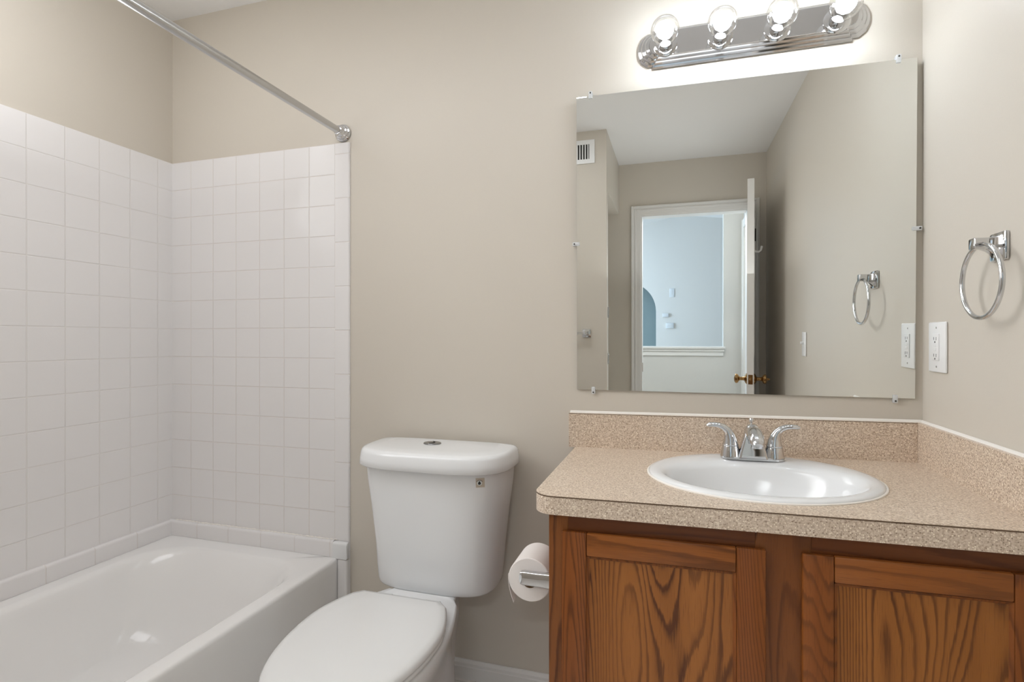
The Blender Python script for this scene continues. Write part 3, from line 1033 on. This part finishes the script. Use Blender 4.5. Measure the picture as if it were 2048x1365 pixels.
for sg in (-1, 1):
    hx = FX + sg * 0.0545
    b = nb()
    lathe(b, [(0.0255, 0.003), (0.0245, 0.012), (0.0215, 0.027), (0.0205, 0.031)], (hx, FY, FZ), (0, 0, 1), 28)
    obj('handle_collar', shear(b), M['chrome'], fau)
    b = nb()
    lathe(b, [(0.0195, 0.031), (0.0208, 0.033), (0.0208, 0.035), (0.0195, 0.037)], (hx, FY, FZ), (0, 0, 1), 28)
    pp = [Vector((hx + sg * dx, FY - 0.001, FZ + z)) for dx, z in ((0.0, 0.035), (0.0005, 0.048), (0.003, 0.060), (0.008, 0.071), (0.017, 0.0795), (0.029, 0.0845), (0.042, 0.086), (0.054, 0.0855), (0.061, 0.0835))]
    tube(b, pp, [0.0198, 0.0172, 0.0145, 0.0125, 0.0112, 0.0105, 0.0105, 0.0105, 0.007], 20, True, False, [1.0, 0.98, 0.94, 0.86, 0.76, 0.68, 0.64, 0.60, 0.45], ref=(1, 0, 0))
    obj('handle', shear(b), M['chrome'], fau)

# ------------------------------------------------------------------ toilet paper
PX, PZ, PY0, PY1 = 1.6165, 0.567, -0.420, -0.315
hold = thing('toilet_paper_holder', 'chrome toilet paper holder on the side of the oak vanity', 'paper holder', (CX0, -0.37, PZ - 0.02))
for y, sg in ((PY0 - 0.014, -1), (PY1 + 0.012, 1)):
    b = nb()
    box(b, CX0 - 0.007, CX0 - 0.0005, y - 0.017, y + 0.017, PZ - 0.024, PZ + 0.024, 0.002, 2)
    sec = [rrect(0, 0.026, 0, 0.020, 0.006, 0, 5)]
    rings = []
    for x, hz, hy in ((CX0 - 0.006, 0.020, 0.012), (CX0 - 0.02, 0.0175, 0.0095), (CX0 - 0.05, 0.0165, 0.009), (PX - 0.010, 0.0165, 0.009), (PX - 0.017, 0.015, 0.0085), (PX - 0.020, 0.010, 0.006)):
        rings.append([Vector((x, y + v.x * 1.0, PZ + v.y)) for v in rrect(-hy, hy, -hz, hz, 0.005, 0, 5)])
    loft(b, rings)
    obj('post', b, M['chrome'], hold)
b = nb(); tube(b, [(PX, PY0 - 0.006, PZ), (PX, PY1 + 0.004, PZ)], 0.008, 16)
obj('roller', b, M['chrome'], hold)
roll = thing('toilet_paper_roll', 'white toilet paper roll hanging beside the oak vanity', 'toilet paper', (PX, (PY0 + PY1) / 2, PZ - 0.057))
b = nb()
N = 48
PR, PC = 0.0535, 0.0195
rr = [[Vector((PX + r * math.cos(2 * PI * i / N), y, PZ - 0.0112 + r * math.sin(2 * PI * i / N))) for i in range(N)] for r, y in ((PC, PY0), (PR - 0.002, PY0), (PR, PY0 + 0.002), (PR, PY1 - 0.002), (PR - 0.002, PY1), (PC, PY1))]
loft(b, rr, False, False)
obj('roll', b, M['paper'], roll)
b = nb()
loft(b, [[Vector((PX + r * math.cos(2 * PI * i / N), y, PZ - 0.0112 + r * math.sin(2 * PI * i / N))) for i in range(N)] for r, y in ((PC, PY0 + 0.0005), (PC, PY1 - 0.0005), (PC - 0.0012, PY1 - 0.0005), (PC - 0.0012, PY0 + 0.0005), (PC, PY0 + 0.0005))], False, False)
obj('cardboard_core', b, M['cardboard'], roll)
b = nb()
tl = []
for i in range(12):
    t_ = i / 11
    tl.append((PX - PR - 0.0009 + 0.014 * t_ ** 2, PZ - 0.004 - t_ * 0.068))
rings = []
for x, z in tl:
    rings.append([Vector((x - 0.0005, PY0 + 0.001, z)), Vector((x + 0.0005, PY0 + 0.001, z)), Vector((x + 0.0005, PY1 - 0.001, z + 0.02 * max(0, (PZ - z) / 0.08))), Vector((x - 0.0005, PY1 - 0.001, z + 0.02 * max(0, (PZ - z) / 0.08)))])
loft(b, rings)
obj('loose_sheet', b, M['paper'], roll)

# ------------------------------------------------------------------ mirror and clips
EPS = 0.010
mir = thing('mirror', 'large frameless square wall mirror above the vanity', 'mirror', (2.117, 0.0, 0.985))
MZ0, MZ1 = 0.985, 1.902


def mp(x, z, d):
    """point on the mirror face, pushed d toward the room; the top leans out a little"""
    y0 = 0.0015 - (z - MZ0) * math.tan(EPS)
    return Vector((x, y0 - d, z))


MTL, MTR, MBR, MBL = (1.660, 1.9065), (2.574, 1.8945), (2.572, 0.985), (1.660, 0.985)
b = nb(); prism(b, [mp(*q, -0.004) for q in (MTL, MTR, MBR, MBL)], (0, -0.0036, 0))
obj('glass_back', b, M['glassedge'], mir, smooth=False)
b = nb()
b.faces.new([b.verts.new(mp(*q, 0.0)) for q in (MTL, MTR, MBR, MBL)])
obj('mirror_face', b, M['mirror'], mir, smooth=False)
clips = [(1.704, 1.9065, 'up', 'clear plastic mirror clip on the top edge, at the left'), (2.531, 1.895, 'up', 'clear plastic mirror clip on the top edge, at the right'),
         (1.660, 1.445, 'left', 'clear plastic mirror clip halfway up the left edge'), (2.573, 1.440, 'right', 'clear plastic mirror clip halfway up the right edge'),
         (1.712, 0.985, 'down', 'clear plastic mirror clip on the bottom edge, at the left'), (2.526, 0.985, 'down', 'clear plastic mirror clip on the bottom edge, at the right')]
for x, z, dd, lb in clips:
    k = thing('mirror_clip', lb, 'mirror clip', (x, YB, z), 'clear mirror clips')
    dx, dz = {'up': (0, 1), 'down': (0, -1), 'left': (-1, 0), 'right': (1, 0)}[dd]
    yface = mp(x, z, 0).y
    b = nb()

    def cb(a0, a1, w, y0, y1):
        # a: along outward direction from the mirror edge, w: half width
        if dx:
            xs = sorted((x + dx * a0, x + dx * a1)); box(b, xs[0], xs[1], y0, y1, z - w, z + w, 0.0012, 2)
        else:
            zs_ = sorted((z + dz * a0, z + dz * a1)); box(b, x - w, x + w, y0, y1, zs_[0], zs_[1], 0.0012, 2)
    cb(-0.009, 0.013, 0.0055, yface - 0.004, yface - 0.0006)
    cb(0.0012, 0.013, 0.0055, yface - 0.001, YB - 0.0003)
    obj('clip_body', b, M['clip'], k)
    b = nb(); lathe(b, [(0.0024, 0), (0.0024, 0.0010), (0.001, 0.0018)], (x + dx * 0.0075, yface - 0.004, z + dz * 0.0075), (0, -1, 0), 12)
    obj('screw', b, M['darkmetal'], k)

# ------------------------------------------------------------------ vanity light bar
LX, LZ = 2.158, 2.024
lb = thing('vanity_light', 'chrome four-bulb vanity light bar above the mirror', 'light fixture', (LX, YB, LZ - 0.06))


def racetrack(hx, hz, bul, y, K=9):
    """straight bar with a shallow bulging arc at each end set in from the corners by a notch"""
    out = []
    nz = hz - 0.008
    # top edge right corner -> right notch -> right arc -> ...
    out += [Vector((LX + hx, y, LZ + hz)), Vector((LX + hx, y, LZ + nz))]
    for i in range(K):
        t_ = 1 - 2 * i / (K - 1)
        out.append(Vector((LX + hx + 0.003 + bul * math.sqrt(max(0, 1 - (t_ * 0.96) ** 2)), y, LZ + nz * t_)))
    out += [Vector((LX + hx, y, LZ - nz)), Vector((LX + hx, y, LZ - hz)), Vector((LX - hx, y, LZ - hz)), Vector((LX - hx, y, LZ - nz))]
    for i in range(K):
        t_ = -1 + 2 * i / (K - 1)
        out.append(Vector((LX - hx - 0.003 - bul * math.sqrt(max(0, 1 - (t_ * 0.96) ** 2)), y, LZ + nz * t_)))
    out += [Vector((LX - hx, y, LZ + nz)), Vector((LX - hx, y, LZ + hz))]
    return out


b = nb()
steps = [(0.268, 0.0575, 0.040, 0.0), (0.268, 0.0575, 0.040, 0.006), (0.265, 0.0545, 0.040, 0.010), (0.261, 0.0500, 0.036, 0.0115), (0.261, 0.0500, 0.036, 0.016), (0.258, 0.0470, 0.036, 0.020),
         (0.254, 0.0430, 0.031, 0.0215), (0.254, 0.0430, 0.031, 0.026), (0.251, 0.0400, 0.031, 0.030), (0.247, 0.0360, 0.026, 0.0315), (0.246, 0.0350, 0.025, 0.036)]
loft(b, [racetrack(hx, hz, bul, YB - 0.001 - d) for hx, hz, bul, d in steps])
obj('back_plate', b, M['chrome'], lb, angle=25)
BXS = (1.930, 2.082, 2.231, 2.379)
for i, x in enumerate(BXS):
    yb0 = YB - 0.037
    bz = 2.018 - 0.006 * i / 3
    b = nb()
    lathe(b, [(0.0345, 0.0), (0.0345, 0.002), (0.031, 0.004), (0.020, 0.0045), (0.0195, 0.024), (0.0205, 0.026), (0.0195, 0.028), (0.015, 0.0285)], (x, yb0, bz), (0, -1, 0), 28)
    obj('socket', b, M['chrome'], lb)
    gl = nb()
    R_ = 0.0395
    cy_ = 0.082
    pr = [(0.0135, 0.0285), (0.0145, 0.034), (0.019, 0.041)]
    for k in range(1, 15):
        a = math.radians(-62 + (62 + 90) * k / 14)
        pr.append((R_ * math.cos(a), cy_ + R_ * math.sin(a)))
    lathe(gl, pr, (x, yb0, bz), (0, -1, 0), 32)
    bulb = obj('bulb', gl, M['bulbglass'], lb, label='clear round globe bulb, lit')
    b = nb()
    bmesh.ops.create_icosphere(b, subdivisions=2, radius=0.0245, matrix=Matrix.Translation((x, yb0 - 0.080, bz)))
    obj('glowing_filament', b, M['core'], bulb)

# ------------------------------------------------------------------ right wall: towel ring, outlet, light switch
tr = thing('towel_ring', 'chrome towel ring on the right wall above the outlet', 'towel ring', (XR, -0.356, 1.19))
b = nb()
box(b, XR - 0.009, XR - 0.0003, -0.385, -0.327, 1.304, 1.362, 0.004, 2)
obj('mounting_plate', b, M['chrome'], tr)
b = nb()
rings = []
for d, hy, hz, zc in ((0.008, 0.0225, 0.0225, 1.333), (0.012, 0.0175, 0.0195, 1.334), (0.018, 0.0125, 0.0165, 1.336), (0.026, 0.0095, 0.0135, 1.338), (0.036, 0.0095, 0.0115, 1.340), (0.044, 0.0115, 0.0115, 1.340), (0.0505, 0.0125, 0.0115, 1.340), (0.0515, 0.0115, 0.0105, 1.340)):
    rings.append([Vector((XR - d, -0.356 + v.x, zc + v.y)) for v in rrect(-hy, hy, -hz, hz, 0.003, 0, 4)])
loft(b, rings)
obj('arm', b, M['chrome'], tr)
b = nb()
RR = 0.0745
rx, ry, rz = XR - 0.040, -0.366, 1.2625
tube(b, [(rx - 0.008 * math.cos(2 * PI * i / 64) * 0 + 0.006 * (1 - math.cos(2 * PI * i / 64 - PI / 2 + PI / 2)) * 0, ry + RR * math.cos(2 * PI * i / 64), rz + RR * math.sin(2 * PI * i / 64)) for i in range(64)], 0.0048, 12, closed=True)
obj('ring', b, M['chrome'], tr)


def outlet_plate(root, y0, y1, z0, z1):
    b_ = nb(); box(b_, XR - 0.0065, XR - 0.0003, y0, y1, z0, z1, 0.003, 3)
    return obj('cover_plate', b_, M['white_plastic'], root)


ot = thing('electrical_outlet', 'white decorator outlet on the right wall beside the mirror', 'outlet', (XR, -0.085, 1.060))
oy0, oy1, oz0, oz1 = -0.133, -0.043, 1.0610, 1.1875
outlet_plate(ot, oy0, oy1, oz0, oz1)
ym, zm = (oy0 + oy1) / 2 + 0.001, (oz0 + oz1) / 2
b = nb(); box(b, XR - 0.0095, XR - 0.006, ym - 0.0170, ym + 0.0170, zm - 0.0335, zm + 0.0335, 0.0012, 2)
rec = obj('receptacle', b, M['white_plastic'], ot)
for dz in (-0.0245, 0.0175):
    b = nb()
    box(b, XR - 0.0098, XR - 0.0090, ym - 0.0072, ym - 0.0055, zm + dz, zm + dz + 0.008)
    box(b, XR - 0.0098, XR - 0.0090, ym + 0.0052, ym + 0.0069, zm + dz + 0.001, zm + dz + 0.008)
    lathe(b, [(0.0024, 0), (0.0024, 0.0008)], (XR - 0.009, ym, zm + dz - 0.0045), (-1, 0, 0), 10)
    obj('socket_face', b, M['slot'], rec, smooth=False)
for k, dz in enumerate((0.0045, -0.0055)):
    b = nb(); box(b, XR - 0.0105, XR - 0.0092, ym - 0.007, ym + 0.007, zm + dz - 0.0035, zm + dz + 0.0035, 0.0005, 1)
    obj('test_button', b, M['white_plastic'], rec)
for dz in (-0.049, 0.049):
    b = nb(); lathe(b, [(0.0028, 0), (0.0028, 0.0006), (0.001, 0.0012)], (XR - 0.0062, ym, zm + dz), (-1, 0, 0), 10)
    obj('screw', b, M['rodmetal'], ot)

ls = thing('light_switch', 'white toggle light switch on right wall, seen in mirror', 'light switch', (XR, -1.36, 1.028))
b = nb(); box(b, XR - 0.0065, XR - 0.0003, -1.40, -1.32, 1.028, 1.152, 0.003, 3)
obj('cover_plate', b, M['white_plastic'], ls)
b = nb(); box(b, XR - 0.022, XR - 0.006, -1.366, -1.354, 1.090, 1.103, 0.002, 2)
obj('toggle', b, M['white_plastic'], ls)

# ------------------------------------------------------------------ partition wall: vent and towel bar (seen in the mirror)
vt = thing('air_vent', 'white louvered wall vent near the ceiling, seen in mirror', 'vent', (1.345, YP, 2.236))
b = nb(); vx0, vx1, vz0, vz1 = 1.225, 1.467, 2.236, 2.385
for (x0, x1, z0, z1) in ((vx0, vx1, vz0, vz0 + 0.027), (vx0, vx1, vz1 - 0.027, vz1), (vx0, vx0 + 0.034, vz0 + 0.027, vz1 - 0.027), (vx1 - 0.034, vx1, vz0 + 0.027, vz1 - 0.027)):
    box(b, x0, x1, YP + 0.0005, YP + 0.009, z0, z1)
obj('vent_frame', b, M['white_plastic'], vt, smooth=False)
b = nb(); box(b, vx0 + 0.03, vx1 - 0.03, YP + 0.0005, YP + 0.002, vz0 + 0.025, vz1 - 0.025)
obj('duct_opening', b, M['slot'], vt, smooth=False)
nl = 10
for i in range(nl):
    x = vx0 + 0.034 + (vx1 - vx0 - 0.068) * (i + 0.5) / nl
    b = nb(); box(b, x - 0.0033, x + 0.0033, YP + 0.002, YP + 0.008, vz0 + 0.026, vz1 - 0.026)
    obj('louver', b, M['white_plastic'], vt, smooth=False)
tbx = 1.412
tb = thing('towel_bar', 'chrome towel bar end post on the partition, seen in mirror', 'towel bar', (1.1, YP, 1.12))
for x in (tbx, 0.80):
    b = nb(); box(b, x - 0.027, x + 0.027, YP + 0.0004, YP + 0.010, 1.118, 1.172, 0.004, 2)
    box(b, x - 0.014, x + 0.014, YP + 0.008, YP + 0.055, 1.131, 1.159, 0.004, 2)
    obj('post', b, M['chrome'], tb)
b = nb(); box(b, 0.80, tbx, YP + 0.035, YP + 0.050, 1.1375, 1.1525, 0.002, 1)
obj('bar', b, M['chrome'], tb)
